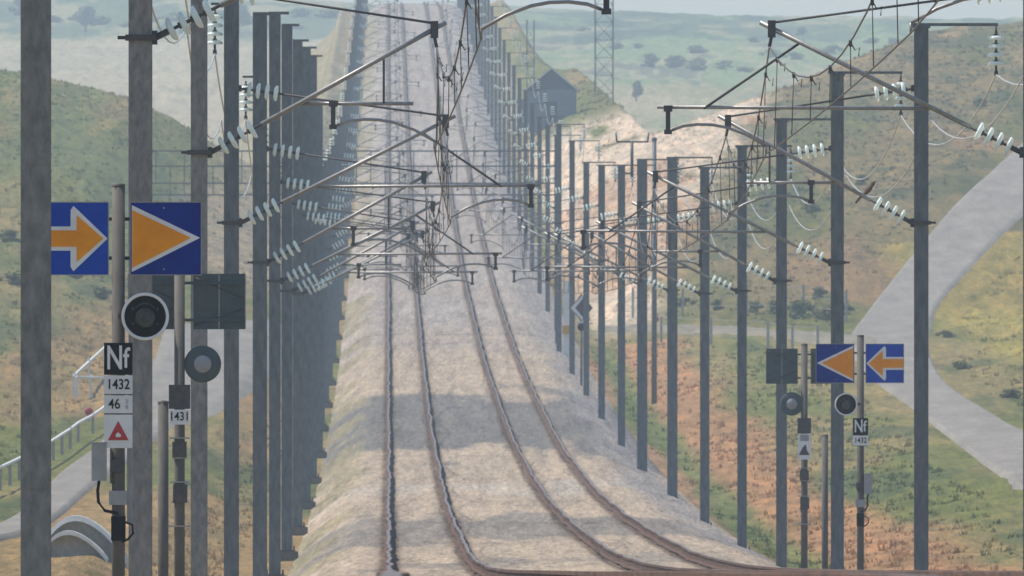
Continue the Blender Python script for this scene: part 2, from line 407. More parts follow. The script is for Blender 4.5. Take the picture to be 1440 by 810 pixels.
bt = lerp(bt, grey, sstep(6.2, 6.4, kb) * (1 - sstep(6.7, 6.9, kb)) * .6 * sstep(.4, .6, n2))
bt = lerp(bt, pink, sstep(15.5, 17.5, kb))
bt = lerp(bt, (.30, .275, .255), sstep(.52, .64, nb) * sstep(17, 18, BK) * .7)
bt = lerp(bt, (.24, .225, .225), sstep(3.9, 4.6, BU + (n2 - .5) * 1.2) * (1 - sstep(5.9, 6.3, BU)) * sstep(7.6, 8.6, BK) * .75)
bt = lerp(bt, (.20, .175, .105), sstep(3.7, 4.3, -BU + (n2 - .5) * 1.5) * sstep(.42, .52, n2) * .75)
for c0 in (-2.8525, -1.3475, 1.3475, 2.8525):                        # brake dust and rust lying along each rail
    bt = lerp(bt, (.065, .040, .027), np.exp(-((np.abs(BU - c0) - .11) / .10) ** 2) * (.55 + .6 * fbm(BU * 3, BK * 60 / 4, 61, 3)).clip(0, .95))
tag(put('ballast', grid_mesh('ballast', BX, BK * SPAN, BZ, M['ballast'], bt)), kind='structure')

# rails ----------------------------------------------------------------
prof = [(-.078, -.175), (.078, -.175), (.078, -.155), (.016, -.135), (.016, -.045), (.038, -.035), (.038, -.006), (.030, 0), (-.030, 0), (-.038, -.006), (-.038, -.035), (-.016, -.045), (-.016, -.135), (-.078, -.155)]
rkk = np.concatenate([np.arange(-1.5, 2, .1), np.arange(2, 24, .035), np.arange(24, 46.5, .1)])
def build_rail(u0, seed, label):
    mb = MB(); n = len(prof)
    wob = (fbm(rkk * 6, rkk * 0 + seed, 5, 3) - .5) * .11
    wz = (fbm(rkk * 5, rkk * 0 + seed, 9, 3) - .5) * .045 * sstep(5, 7, rkk)
    ax = axis(rkk) + u0 + wob; rz = R(rkk) + wz
    for x, k, z in zip(ax, rkk, rz):
        mb.v += [(x + a, k * SPAN, z + b) for a, b in prof]
    for i in range(len(rkk) - 1):
        for j in range(n):
            j2 = (j + 1) % n
            mb.f.append((i * n + j, i * n + j2, (i + 1) * n + j2, (i + 1) * n + j)); mb.m.append(1 if j == 7 else 0); mb.sm.append(False)
    mb.f.append(tuple(range(n - 1, -1, -1))); mb.m.append(0); mb.sm.append(False)
    tag(mb.build('rail', M['rail']), label, 'rail', 'rails of the two tracks')
build_rail(-2.8525, 1, 'rusty rail nearest the left mast row, outer rail of its track')
build_rail(-1.3475, 2, 'rusty rail second from the left masts, inner rail of the left track')
build_rail(1.3475, 3, 'rusty rail third from the left masts, inner rail of the right track')
build_rail(2.8525, 4, 'rusty rail nearest the right mast row, outer rail of its track')

# roads ------------------------------------------------------------------
def ribbon(name, ledge, redge, n=60, nc=14, lift=.06, k0=7.):
    L = np.array([cast(*p, k0=k0) for p in ledge]); Rr = np.array([cast(*p, k0=k0) for p in redge])
    def resample(P):
        t = np.linspace(0, 1, len(P)); q = np.linspace(0, 1, n)
        a = np.stack([_hermite(t, P[:, 0], q), _hermite(t, P[:, 1], q)], -1); return a
    a, b = resample(L), resample(Rr)
    w = np.linspace(0, 1, nc)[None, :, None]
    P = a[:, None] * (1 - w) + b[:, None] * w
    X, K = P[..., 0], P[..., 1]
    e = (fbm(K * 60 / 9, X / 2, 7) - .5) * .10                        # ragged verge
    X = X + e * np.where(np.arange(nc) == 0, 1, np.where(np.arange(nc) == nc - 1, 1, 0))[None]
    lf_ = np.full(nc, lift + .1); lf_[[0, -1]] = -.06; lf_[[1, -2]] = lift
    Z = ground(X, K) + lf_[None]
    return X, K, Z
def flat_road(name, *a, **kw):
    X, K, Z = ribbon(name, *a, **kw)
    tag(put(name, grid_mesh(name, X, K * SPAN, Z, M['dirt'] if name == 'path' else M['road'])), kind='structure')
flat_road('road', *FARM_ROAD, n=110, nc=30, lift=.04)
flat_road('path', [(840, 461), (900, 460), (960, 460), (1040, 462), (1110, 466), (1180, 470), (1230, 474)], [(840, 469), (900, 469), (960, 470), (1040, 472), (1110, 478), (1180, 488), (1230, 498)], n=50, nc=10, lift=.07, k0=9)
flat_road('road', *ACCESS_ROAD, n=70, nc=18, lift=.03, k0=8)

# ------------------------------------------------------------------ catenary masts
HUB = .8       # mast foot lies this far below the rail heads
def ins(mb, p0, p1, n=4, pitch=.14, first=.08, seg=14):
    p0 = Vector(p0); p1 = Vector(p1); d = (p1 - p0).normalized()
    mb.tube([p0, p1], .018, 8, 1)
    for i in range(n):
        t = first + i * pitch
        mb.lathe(p0, d, [(t - .036, .03), (t - .034, .075), (t - .018, .112), (t + .008, .130), (t + .026, .118), (t + .03, .06)], seg, 0)
        mb.lathe(p0, d, [(t - .034, .02), (t - .03, .036), (t - .06, .034), (t - .062, .02)], 8, 1)
    return mb
XA, ZA = .15, 5.35 + HUB       # foot of the inclined tube
def canti(far, s):
    """meshes of one cantilever, x towards the track; s = -1 mirrors for the right-hand row"""
    out = []
    def fin(name, mb, mats):
        if s < 0: mb.mirror_x()
        out.append((name, mb.mesh(name, mats)))
    xe = 3.50 if far else 3.17; ze = 7.02 + HUB
    def on(x): return ZA + (ze - ZA) * (x - XA) / (xe - XA)
    def V(x, dy=0, dz=0): return (x, dy, on(x) + dz)
    fin('inclined_tube', MB().tube([V(.80), V(xe)], .031).tube([V(XA), V(.30)], .034, 8, 1), [M['galv'], M['dark']])
    fin('insulator', ins(MB(), V(.24), V(.86)), [M['glass'], M['dark']])
    xc = xe - .15
    zr = 7.45 + HUB
    def T(x): return zr + (on(xc) + .07 - zr) * (x - .11) / (xc - .11)
    fin('top_rod', MB().tube([(.78, 0, T(.78)), (xc, 0, T(xc))], .016).tube([(.11, 0, T(.11)), (.24, 0, T(.24))], .022), M['dark'])
    fin('insulator', ins(MB(), (.2, 0, T(.2)), (.82, 0, T(.82))), [M['glass'], M['dark']])
    xt0 = 1.32; zt = on(xt0) - .02
    xt1 = 4.82 if far else 2.75
    fin('registration_tube', MB().tube([(xt0, .03, zt), (xt1, .03, zt + (.02 if far else 0))], .024), M['galv'])
    if far: fin('stay', MB().tube([V(2.98, .02), (4.22, .02, zt)], .017), M['dark'])
    else: fin('stay', MB().tube([V(2.37, .02), (2.37, .02, zt)], .015), M['dark'])
    xb = 4.68 if far else 1.72
    b = MB().box(xb - .03, xb + .03, -.01, .05, zt - .30, zt - .02).box(xb - .05, xb + .05, -.02, .06, zt - .33, zt - .27).box(xb - .055, xb + .055, -.02, .06, zt - .04, zt + .04)
    fin('drop_bracket', b, M['dark'])
    zb = zt - .28; dr = -1 if far else 1
    x2 = (3.42 if far else 3.02)
    pts = [(xb + dr * .05, .02, zb)]
    L = abs(x2 - xb)
    for t in (.15, .3, .45, .6, .8, 1.): pts.append((xb + dr * L * t, .02, zb + .30 * t * (1 - t) * 1.5 - .20 * t * t))
    mb = MB().tube(pts, .019).tube([pts[-1], (x2, .02, pts[-1][2] - .10)], .016, 6)
    fin('steady_arm', mb, M['galv'])
    c = MB().box(xc - .05, xc + .05, -.04, .04, on(xc) - .12, on(xc) + .10).tube([(xc, 0, on(xc) - .1), (xc + .03, 0, on(xc) - .24)], .022, 6)
    fin('messenger_clamp', c, M['dark'])
    cl = MB().box(-.15, .15, -.15, .15, ZA - .03, ZA + .03).box(.11, .17, -.05, .05, ZA - .07, ZA + .07).box(-.23, -.15, -.02, .02, ZA - .018, ZA + .018)
    fin('clamp', cl, M['dark'])
    fin('clamp', MB().box(.112, .16, -.05, .05, zr - .05, zr + .05), M['dark'])
    mcl = xc + .03, on(xc) - .24 - HUB
    ccl = x2, pts[-1][2] - .10 - HUB
    return out, mcl, ccl
CANT = {(f, s): canti(f, s) for f in (True, False) for s in (1, -1)}
def post_mesh(h, w, mat):
    t1, t2 = .016, .012
    p = [(-w, -w), (w, -w), (w, -w + t1), (t2, -w + t1), (t2, w - t1), (w, w - t1), (w, w), (-w, w), (-w, w - t1), (-t2, w - t1), (-t2, -w + t1), (-w, -w + t1)]
    mb = MB().vprism(p, -.12, h)
    for z in np.arange(1.4, h - .5, 2.35): mb.box(-w + .03, w - .03, -w - .006, -w - .0005, z, z + .09)
    return mb.mesh('post', mat)
def foot_mesh():
    mb = MB().box(-.27, .27, -.30, .30, -1.5, -.10); mb.box(-.2, .2, -.2, .2, -.098, -.07, 1)
    for sx in (-1, 1):
        for sy in (-1, 1): mb.tube([(sx * .17, sy * .17, -.08), (sx * .17, sy * .17, .03)], .02, 6, 1)
    return mb.mesh('foundation', [M['old_concrete'], M['dark']])
FOOT = foot_mesh()
def feeder_bracket(L, s, ztop):
    mb = MB().box(-L - .03, .17, -.05, .05, ztop + .002, ztop + .05)
    mb.box(-.14, .14, -.14, .14, ztop - .03, ztop + .001)
    mb.tube([(-L, 0, ztop), (-L, 0, ztop - .09)], .012, 6)
    if s < 0: mb.mirror_x()
    return mb.mesh('feeder_bracket', M['mast'])
def feeder_ins(L, s, ztop):
    mb = ins(MB(), (-L, 0, ztop - .06), (-L, 0, ztop - .72), 4, .135, .12)
    mb.box(-L - .03, -L + .03, -.08, .08, ztop - .77, ztop - .70, 1)
    if s < 0: mb.mirror_x()
    return mb.mesh('insulator', [M['glass'], M['dark']])
PM, BM, IM = {}, {}, {}
def memo(d, key, fn):
    if key not in d: d[key] = fn()
    return d[key]
KS = [2.6 + i for i in range(41)]
LEFT_TOP = {0: 10.2, 1: 10.2, 2: 10.2, 3: 10.2, 4: 9.9, 5: 11.0, 6: 11.7, 7: 12.1, 8: 12.5, 9: 12.7, 10: 11.4}
RIGHT_TOP = {3: 8.42, 4: 8.82, 5: 8.75, 6: 8.8, 7: 8.7, 8: 9.25, 9: 9.35, 10: 9.15, 11: 8.95, 12: 8.85, 13: 9.5, 14: 9.9}
ORD = 'first second third fourth fifth sixth seventh eighth ninth tenth eleventh twelfth thirteenth fourteenth fifteenth sixteenth'.split()
LEXTRA = {0: 'thick grey steel mast nearest the camera, cutting across the left arrow board',
          1: 'grey steel mast just behind the black round signal disc and triangle board',
          2: 'grey steel mast behind the turned-away panels and the 1431 plate',
          3: 'steel mast between the turned-away panel and the dense bunch of left masts'}
REXTRA = {3: 'steel mast in front of the farm road, with a long feeder bracket on top',
          4: 'steel mast directly behind the blue triangle board and the small black disc',
          5: 'steel mast directly behind the right-hand pair of turned-away panels'}
WP = {}
LEFT_X = {0: 50.5, 1: 197.5, 2: 280, 3: 325.5, 4: 365.5, 5: 386.5, 6: 403.5, 7: 418.5, 8: 431, 9: 440.5, 10: 449}
RIGHT_X = {3: 1295.5, 4: 1177.5, 5: 1099, 6: 1043.5, 7: 991, 8: 945.5, 9: 903, 10: 874, 11: 846, 12: 824.5, 13: 804.5, 14: 786}
LEFT_W = {0: .217, 1: .235, 2: .212, 3: .233, 4: .262, 5: .245, 6: .262, 7: .262, 8: .25, 9: .24, 10: .25}
RIGHT_W = {3: .222, 4: .236, 5: .226, 6: .225, 7: .25, 8: .30, 9: .33, 10: .26, 11: .26}
for side, s in (('left', 1), ('right', -1)):
    mess, cont, feed, earth = [], [], [], []
    for i, k in enumerate(KS):
        far = (i + (1 if s < 0 else 0)) % 2 == 1
        parts, mc, cc = CANT[(far, s)]
        px = (LEFT_X if s > 0 else RIGHT_X).get(i); rz = float(R(k)); y = k * SPAN
        xm = float(axis(k)) - s * 5.4 if px is None else (px - 720) * k / F
        wd = (LEFT_W if s > 0 else RIGHT_W).get(i, .24)
        top = (LEFT_TOP if s > 0 else RIGHT_TOP).get(i, 8.9)
        ext, tab = (LEXTRA, LEFT_TOP) if s > 0 else (REXTRA, RIGHT_TOP)
        if i in ext: lab = ext[i]
        elif i < 15:
            j = i if s > 0 else i - 3
            if j < 0: lab = 'mast beyond the right picture edge whose arm reaches over the right track, ' + ('nearest', 'second', 'third')[i]
            else: lab = 'steel catenary mast, %s from the camera of the %s row%s' % (ORD[j], side, ', tall with cap plate' if (s > 0 and i in range(5, 11)) else ' beside the ballast')
        else: lab = 'far hazy catenary mast of the %s row climbing the distant slope' % side
        gm = 'catenary masts along the railway' if i < 15 else 'far masts of the %s row' % side
        root = thing('catenary_mast', (xm, y, rz - HUB), lab, 'mast', gm)
        h = top + HUB
        warm = s > 0 and i < 3
        put('post', memo(PM, (round(h, 2), wd, warm), lambda: post_mesh(h, wd / 2, M['mast_warm'] if warm else M['mast'])), root)
        put('foundation', FOOT, root)
        for nm, me in parts: put(nm, me, root)
        zt = 8.75 + HUB if s > 0 else h
        fl = .26 if s > 0 else 1.17
        if s < 0 or i > 10:
            put('feeder_bracket', memo(BM, (s, round(h, 2)), lambda: feeder_bracket(fl, s, h)), root); zt = h
        else:
            put('feeder_bracket', memo(BM, (s, 'side'), lambda: MB().box(-.32, -.112, -.04, .04, 8.75 + HUB, 8.79 + HUB).mesh('feeder_bracket', M['mast'])), root)
            put('cap_plate', memo(BM, ('cap', round(h, 2)), lambda: MB().box(-.13, .30, -.14, .14, h + .001, h + .06).mesh('cap_plate', M['mast'])), root)
        put('insulator', memo(IM, (s, round(zt, 2)), lambda: feeder_ins(fl, s, zt)), root)
        if s < 0 and i == 9:                                         # isolator horn on one right-hand mast
            mb = MB().box(.11, .34, -.03, .03, 9.7, 9.76).tube([(.33, 0, 9.62), (.33, 0, 10.75)], .05).box(-.17, .85, -.03, .03, 10.72, 10.78)
            mb.tube([(-.16, 0, 10.75), (-.19, 0, 11.05)], .03).tube([(.84, 0, 10.75), (.87, 0, 11.05)], .03)
            put('isolator_horn', mb.mesh('isolator_horn', M['mast']), root).location.x = -.66
        mess.append((xm + s * mc[0], y, rz + mc[1])); cont.append((xm + s * cc[0], y, rz + cc[1]))
        feed.append((xm - s * fl, y, rz - HUB + zt - .76)); earth.append((xm - s * .16, y, rz + 6.95))
    WP[side] = (mess, cont, feed, earth)
def strung(pts, sag, n=12):
    out = []
    for a, b in zip(pts[:-1], pts[1:]):
        a, b = Vector(a), Vector(b)
        for j in range(n):
            t = j / n; p = a.lerp(b, t); p.z -= sag * 4 * t * (1 - t); out.append(p)
    out.append(Vector(pts[-1])); return out
for side, lab in (('left', 'overhead contact line with droppers above the left track'), ('right', 'overhead contact line with droppers above the right track')):
    mess, cont, feed, earth = WP[side]
    root = thing('overhead_line', (0, 0, 0), lab, 'overhead line', 'overhead lines above the tracks')
    MB().tube(strung(mess, .95), .011, 5).build('messenger_wire', M['wire'], root)
    MB().tube(strung(cont, .06, 6), .010, 5).build('contact_wire', M['wire'], root)
    rest = MB()
    for i in range(len(mess) - 1):
        for j in range(7):
            t = (j + .5) / 7
            a = Vector(mess[i]).lerp(Vector(mess[i + 1]), t); a.z -= .95 * 4 * t * (1 - t)
            b = Vector(cont[i]).lerp(Vector(cont[i + 1]), t); b.z -= .06 * 4 * t * (1 - t)
            w = MB() if i < 14 else rest
            w.tube([a, b], .006 if i < 14 else .007, 4)
            if i < 14:
                w.box(a.x - .018, a.x + .018, a.y - .04, a.y + .04, a.z - .05, a.z + .02)
                w.tube([(a.x, a.y, a.z), (a.x + .05, a.y, a.z - .09), (a.x + .10, a.y, a.z - .06), (a.x + .09, a.y, a.z - .16)], .007, 4)
                w.build('dropper', M['wire'], root)
    tag(rest.build('dropper', M['wire'], root), kind='stuff')
    tag(MB().tube(strung(feed, .8), .013, 5).build('feeder_wire', M['alu']), 'pale feeder wire hung outside the %s mast row on glass strings' % side, 'wire', 'feeder wires')
    tag(MB().tube(strung(earth, .75), .011, 5).build('earth_wire', M['alu']), 'sagging pale earth wire clipped to the outer faces of the %s masts' % side, 'wire', 'earth wires')

# ------------------------------------------------------------------ lattice portal across the line
kg = 17.0
gx0, gx1 = -17.2, 2.05
root = thing('lattice_gantry', (0, kg * SPAN, G(gx0, kg)), 'slender steel lattice gantry spanning both tracks behind the nearer masts', 'gantry')
zb = root.location.z
lv = [6.5, 5.78, 4.97, 4.42]
for z in lv:
    MB().box(gx0, gx1, -.05, .05, z - zb - .03, z - zb + .03).box(gx0, gx1, .95, 1.05, z - zb - .03, z - zb + .03).build('chord', M['mast'], root)
mb = MB()
for j, x in enumerate(np.arange(gx0 + .3, gx1, .68)):
    a, b = [(0, 2), (1, 3), (0, 3)][j % 3]
    mb.box(x - .02, x + .02, -.04, .04, lv[b] - zb, lv[a] - zb)
    mb.tube([(x, 0, lv[a] - zb), (x, 1., lv[a] - zb)], .02, 5)
mb.build('bracing', M['mast'], root)
for x in (gx0, gx1 + .1):
    z0 = G(x, kg) - zb
    MB().box(x - .1, x + .1, -.12, -.02, z0 - .3, lv[0] - zb + .2).box(x - .1, x + .1, 1.02, 1.12, z0 - .3, lv[0] - zb + .2).box(x - .03, x + .03, -.02, 1.02, z0 + 1, z0 + 1.1).build('leg', M['mast'], root)

# ------------------------------------------------------------------ marker boards and their posts
def circle(cx, cz, r, n=40): return [(cx + r * math.cos(2 * PI * i / n), cz + r * math.sin(2 * PI * i / n)) for i in range(n)]
def text(word, size, x, z, y, mat, parent, bold=0., sx=1.):
    cu = bpy.data.curves.new('lettering', 'FONT'); cu.body = word; cu.size = size; cu.align_x = 'CENTER'; cu.align_y = 'CENTER'
    cu.extrude = .0015; cu.offset = bold
    o = bpy.data.objects.new('lettering', cu); COL.objects.link(o)
    dg = bpy.context.evaluated_depsgraph_get(); me = bpy.data.meshes.new_from_object(o.evaluated_get(dg))
    bpy.data.objects.remove(o); bpy.data.curves.remove(cu)
    me.materials.clear(); me.materials.append(mat)
    t = put('lettering', me, parent, (x, y, z)); t.rotation_euler = (PI / 2, 0, 0); t.scale = (sx, 1, 1); return t
def rect(x0, x1, z0, z1): return [(x0, z0), (x1, z0), (x1, z1), (x0, z1)]
def marker(k, px0, top, base_w, sgn, label, full, front=True):
    """one marker post; s = metres per photograph pixel at its distance, sgn mirrors the boards"""
    s = k / F; x0 = (px0 - 720) * s; zg = min(G(x0, k), float(R(k)) - .7)
    root = thing('marker_post', (x0, k * SPAN, zg), label, 'railway sign', 'marker posts of the block section')
    # work in metres about the post, at the size of the left front post
    return root, s, zg
def Zf(s, zg): return lambda py: (405 - py) * s - zg
def front_marker(k, px0, top_py, sc, sgn, label, rows, full=True):
    """sc = this post's photograph scale relative to the left one, rows = py of the boards' middle, disc, plates"""
    root, s, zg = marker(k, px0, top_py, 0, sgn, label, full)
    Z = Zf(s, zg); q = sc * s                                        # metres per left-post pixel
    zt = Z(rows['board']); H = Z(top_py)
    MB().tube([(0, 0, -.5), (0, 0, H)], 9.2 * q, 14).lathe((0, 0, H), (0, 0, 1), [(0, 9.6 * q), (3 * q, 9.6 * q), (5 * q, .001)], 14).build('pole', M['pole'], root)
    MB().box(-62 * q, 66 * q, 9.6 * q, 14 * q, zt - 30 * q, zt - 25 * q).box(-62 * q, 66 * q, 9.6 * q, 14 * q, zt + 25 * q, zt + 30 * q).build('cross_bar', M['dark'], root)
    def PX(pts): 
        r = [(sgn * a * q, zt + b * q) for a, b in pts]
        return r if sgn > 0 else r[::-1]
    yb = -10 * q
    # arrow board, on the pole's far side from the track
    a0, a1 = -113, -14.5
    bd = MB().prism(PX(rect(a0, a1, -50.5, 50.5)), yb, yb + .02).build('arrow_board', M['blue'], root)
    fr = MB()
    for r_ in (rect(a0 - 1, a1 + 1, 50.6, 51.8), rect(a0 - 1, a1 + 1, -51.8, -50.6), rect(a0 - 1.4, a0 - .1, -50.5, 50.5), rect(a1 + .1, a1 + 1.4, -50.5, 50.5)): fr.prism(PX(r_), yb - .003, yb + .018)
    fr.build('rim', M['galv'], bd)
    MB().prism(PX([(a0 + .3, -17), (-67, -17), (-67, -40), (-63, -46), (-15, 0), (-63, 46), (-67, 40), (-67, 17), (a0 + .3, 17)]), yb - .004, yb - .0008).build('arrow_border', M['white'], bd)
    MB().prism(PX([(a0 + .2, -11.5), (-58.5, -11.5), (-58.5, -33), (-21, 0), (-58.5, 33), (-58.5, 11.5), (a0 + .2, 11.5)]), yb - .008, yb - .0045).build('arrow_shape', M['orange'], bd)
    # triangle board
    t0, t1 = 17.5, 116
    bd = MB().prism(PX(rect(t0, t1, -50.5, 50.5)), yb - .004, yb + .016).build('triangle_board', M['navy'], root)
    fr = MB()
    for r_ in (rect(t0 - 1, t1 + 1, 50.6, 51.8), rect(t0 - 1, t1 + 1, -51.8, -50.6), rect(t1 + .1, t1 + 1.4, -50.5, 50.5), rect(t0 - 1.4, t0 - .1, -50.5, 50.5)): fr.prism(PX(r_), yb - .007, yb + .014)
    fr.build('rim', M['galv'], bd)
    MB().prism(PX([(t0 + 1.5, -47), (t1 - 1, 1), (t0 + 1.5, 47)]), yb - .008, yb - .0048).build('triangle_border', M['white'], bd)
    MB().prism(PX([(t0 + 2.2, -41), (t0 + 84.5, 1), (t0 + 2.2, 40)]), yb - .012, yb - .0085).build('triangle_shape', M['orange'], bd)
    bo = MB()
    for zz in (43, -43): bo.prism([(sgn * 64 * q + a, zt + zz * q + b) for a, b in circle(0, 0, 1.3 * q, 10)], yb - .009, yb - .0048)
    bo.build('bolt', M['galv'], bd)
    # round disc
    zd = Z(rows['disc']); xd = sgn * 38 * q; r = rows.get('disc_r', 33.5) * q
    if rows.get('disc_dx') is not None: xd = rows['disc_dx'] * s
    dsc = MB()
    dsc.prism(circle(xd, zd, r * .99), -22 * q, -12 * q).build('signal_disc', M['black'], root)
    o = root.children[-1]
    MB().lathe((xd, -25 * q, zd), (0, 1, 0), [(1 * q, r * .87), (-.3 * q, r * .89), (-.6 * q, r * .94), (-.2 * q, r * .99), (1 * q, r), (4 * q, r), (4 * q, r * .93), (1 * q, r * .87)], 48).build('ring', M['white'], o)
    MB().lathe((xd, -24 * q, zd - r * .05), (0, -1, 0), [(-1 * q, r * .42), (2 * q, r * .42), (3 * q, r * .30), (1 * q, r * .2), (4 * q, r * .1), (4.5 * q, .001)], 24).build('lens', M['lens'], o)
    arc = MB().tube([(xd + r * .45 * math.cos(t), -25 * q, zd + r * .1 + r * .45 * math.sin(t)) for t in np.linspace(.5, PI - .5, 9)], 1.4 * q, 6)
    arc.build('hood', M['lens'], o)
    for a in (.6, PI - .6, -.6, PI + .6): MB().lathe((xd + r * .62 * math.cos(a), -22 * q, zd + r * .55 * math.sin(a)), (0, -1, 0), [(0, 2 * q), (1.5 * q, 1.6 * q), (2 * q, .001)], 8).build('bolt', M['dark'], o)
    
    MB().box(min(0, xd), max(0, xd), -13 * q, -9.3 * q, zd - 4 * q, zd + 4 * q).build('disc_arm', M['dark'], root)
    # plates
    z = Z(rows['nf']); yp = -12 * q; hw = 20 * q
    pl = MB().box(-hw, hw, yp, yp + .012, z - 22.5 * q, z + 22.5 * q).build('letter_plate', M['black'], root)
    text('N', 47 * q, -5 * q, z, yp - .003, M['white'], pl, .8 * q, .66); text('f', 40 * q, 11 * q, z + 0 * q, yp - .003, M['white'], pl, .6 * q, .8)
    z2 = z - 36.5 * q
    pl = MB().box(-hw, hw, yp, yp + .012, z2 - 13 * q, z2 + 13 * q).build('number_plate', M['white'], root)
    text('1432', 20 * q, 0, z2 + 0 * q, yp - .003, M['black'], pl, .25 * q, .82)
    MB().box(-hw, hw, yp + .002, yp + .01, z2 - 14.6 * q, z2 - 13.1 * q).build('plate_bar', M['dark'], root)
    if full:
        z3 = z2 - 27.5 * q
        pl = MB().box(-hw, hw, yp, yp + .012, z3 - 12.5 * q, z3 + 12.5 * q).build('number_plate', M['white'], root)
        text('46', 20 * q, -5.5 * q, z3, yp - .003, M['black'], pl, .1 * q, .85); text('2', 8 * q, 12 * q, z3 + 4 * q, yp - .003, M['greybox'], pl, 0, 1); text('8', 8 * q, 12 * q, z3 - 4 * q, yp - .003, M['greybox'], pl, 0, 1)
        MB().box(-hw, hw, yp + .002, yp + .01, z3 - 14.4 * q, z3 - 12.6 * q).build('plate_bar', M['dark'], root)
        z4 = z3 - 38 * q
        pl = MB().box(-hw, hw, yp, yp + .012, z4 - 23.5 * q, z4 + 23.5 * q).build('warning_plate', M['white'], root)
        MB().prism([(-14.5 * q, z4 - 12.5 * q), (14.5 * q, z4 - 12.5 * q), (0, z4 + 14.5 * q)], yp - .004, yp - .0005).build('red_triangle', M['red'], pl)
        MB().prism([(-3.5 * q, z4 - 8 * q), (3.5 * q, z4 - 8 * q), (3.8 * q, z4 - 4.5 * q), (1.5 * q, z4 - 3 * q), (0, z4 - 1 * q), (-2.5 * q, z4 - 3 * q), (-3.8 * q, z4 - 5 * q)], yp - .008, yp - .0045).build('white_emblem', M['white'], pl)
    # boxes and cables on the post
    zc = Z(rows['box']); bx = rows['box_dx'] * q; bw = 10.5 * q
    bo = MB().box(bx - bw, bx + bw, -14 * q, 8 * q, zc - 26 * q, zc + 26 * q).box(bx - bw * 1.08, bx + bw * 1.08, -15 * q, 9 * q, zc + 26.2 * q, zc + 28.5 * q).build('junction_box', M['greybox'], root)
    MB().tube([(bx, -6 * q, zc - 26 * q), (bx - 2 * q, -6 * q, zc - 40 * q), (bx - 1 * q, -6 * q, zc - 56 * q), (bx + 8 * q * np.sign(-bx), -6 * q, zc - 68 * q), (0, -10 * q, zc - 72 * q)], 2.2 * q, 8).build('cable', M['black'], root)
    MB().box(-11 * q, 9 * q, -13 * q, 12 * q, zc - 14 * q, zc + 4 * q).build('bracket', M['dark'], root)
    MB().box(-13 * q, 12 * q, -12 * q, 12 * q, zc - 60 * q, zc - 40 * q).build('switch_case', M['greybox'], root)
    eq = MB().box(-10 * q, 10 * q, -14 * q, 11 * q, zc - 110 * q, zc - 76 * q, 1)
    eq.tube([(9 * q, -9 * q, zc - 84 * q), (20 * q, -9 * q, zc - 88 * q), (21 * q, -9 * q, zc - 100 * q), (14 * q, -9 * q, zc - 108 * q), (6 * q, -9 * q, zc - 112 * q)], 1.8 * q, 6, 1)
    eq.build('point_equipment', [M['dark'], M['black']], root)
    if full:
        MB().box(12 * q, 20 * q, 6 * q, 12 * q, zc - 85 * q, zc + 20 * q).box(-12 * q, -8 * q, 6 * q, 12 * q, zc - 30 * q, zc + 26 * q).build('cable_cover', M['greybox'], root)
    return root
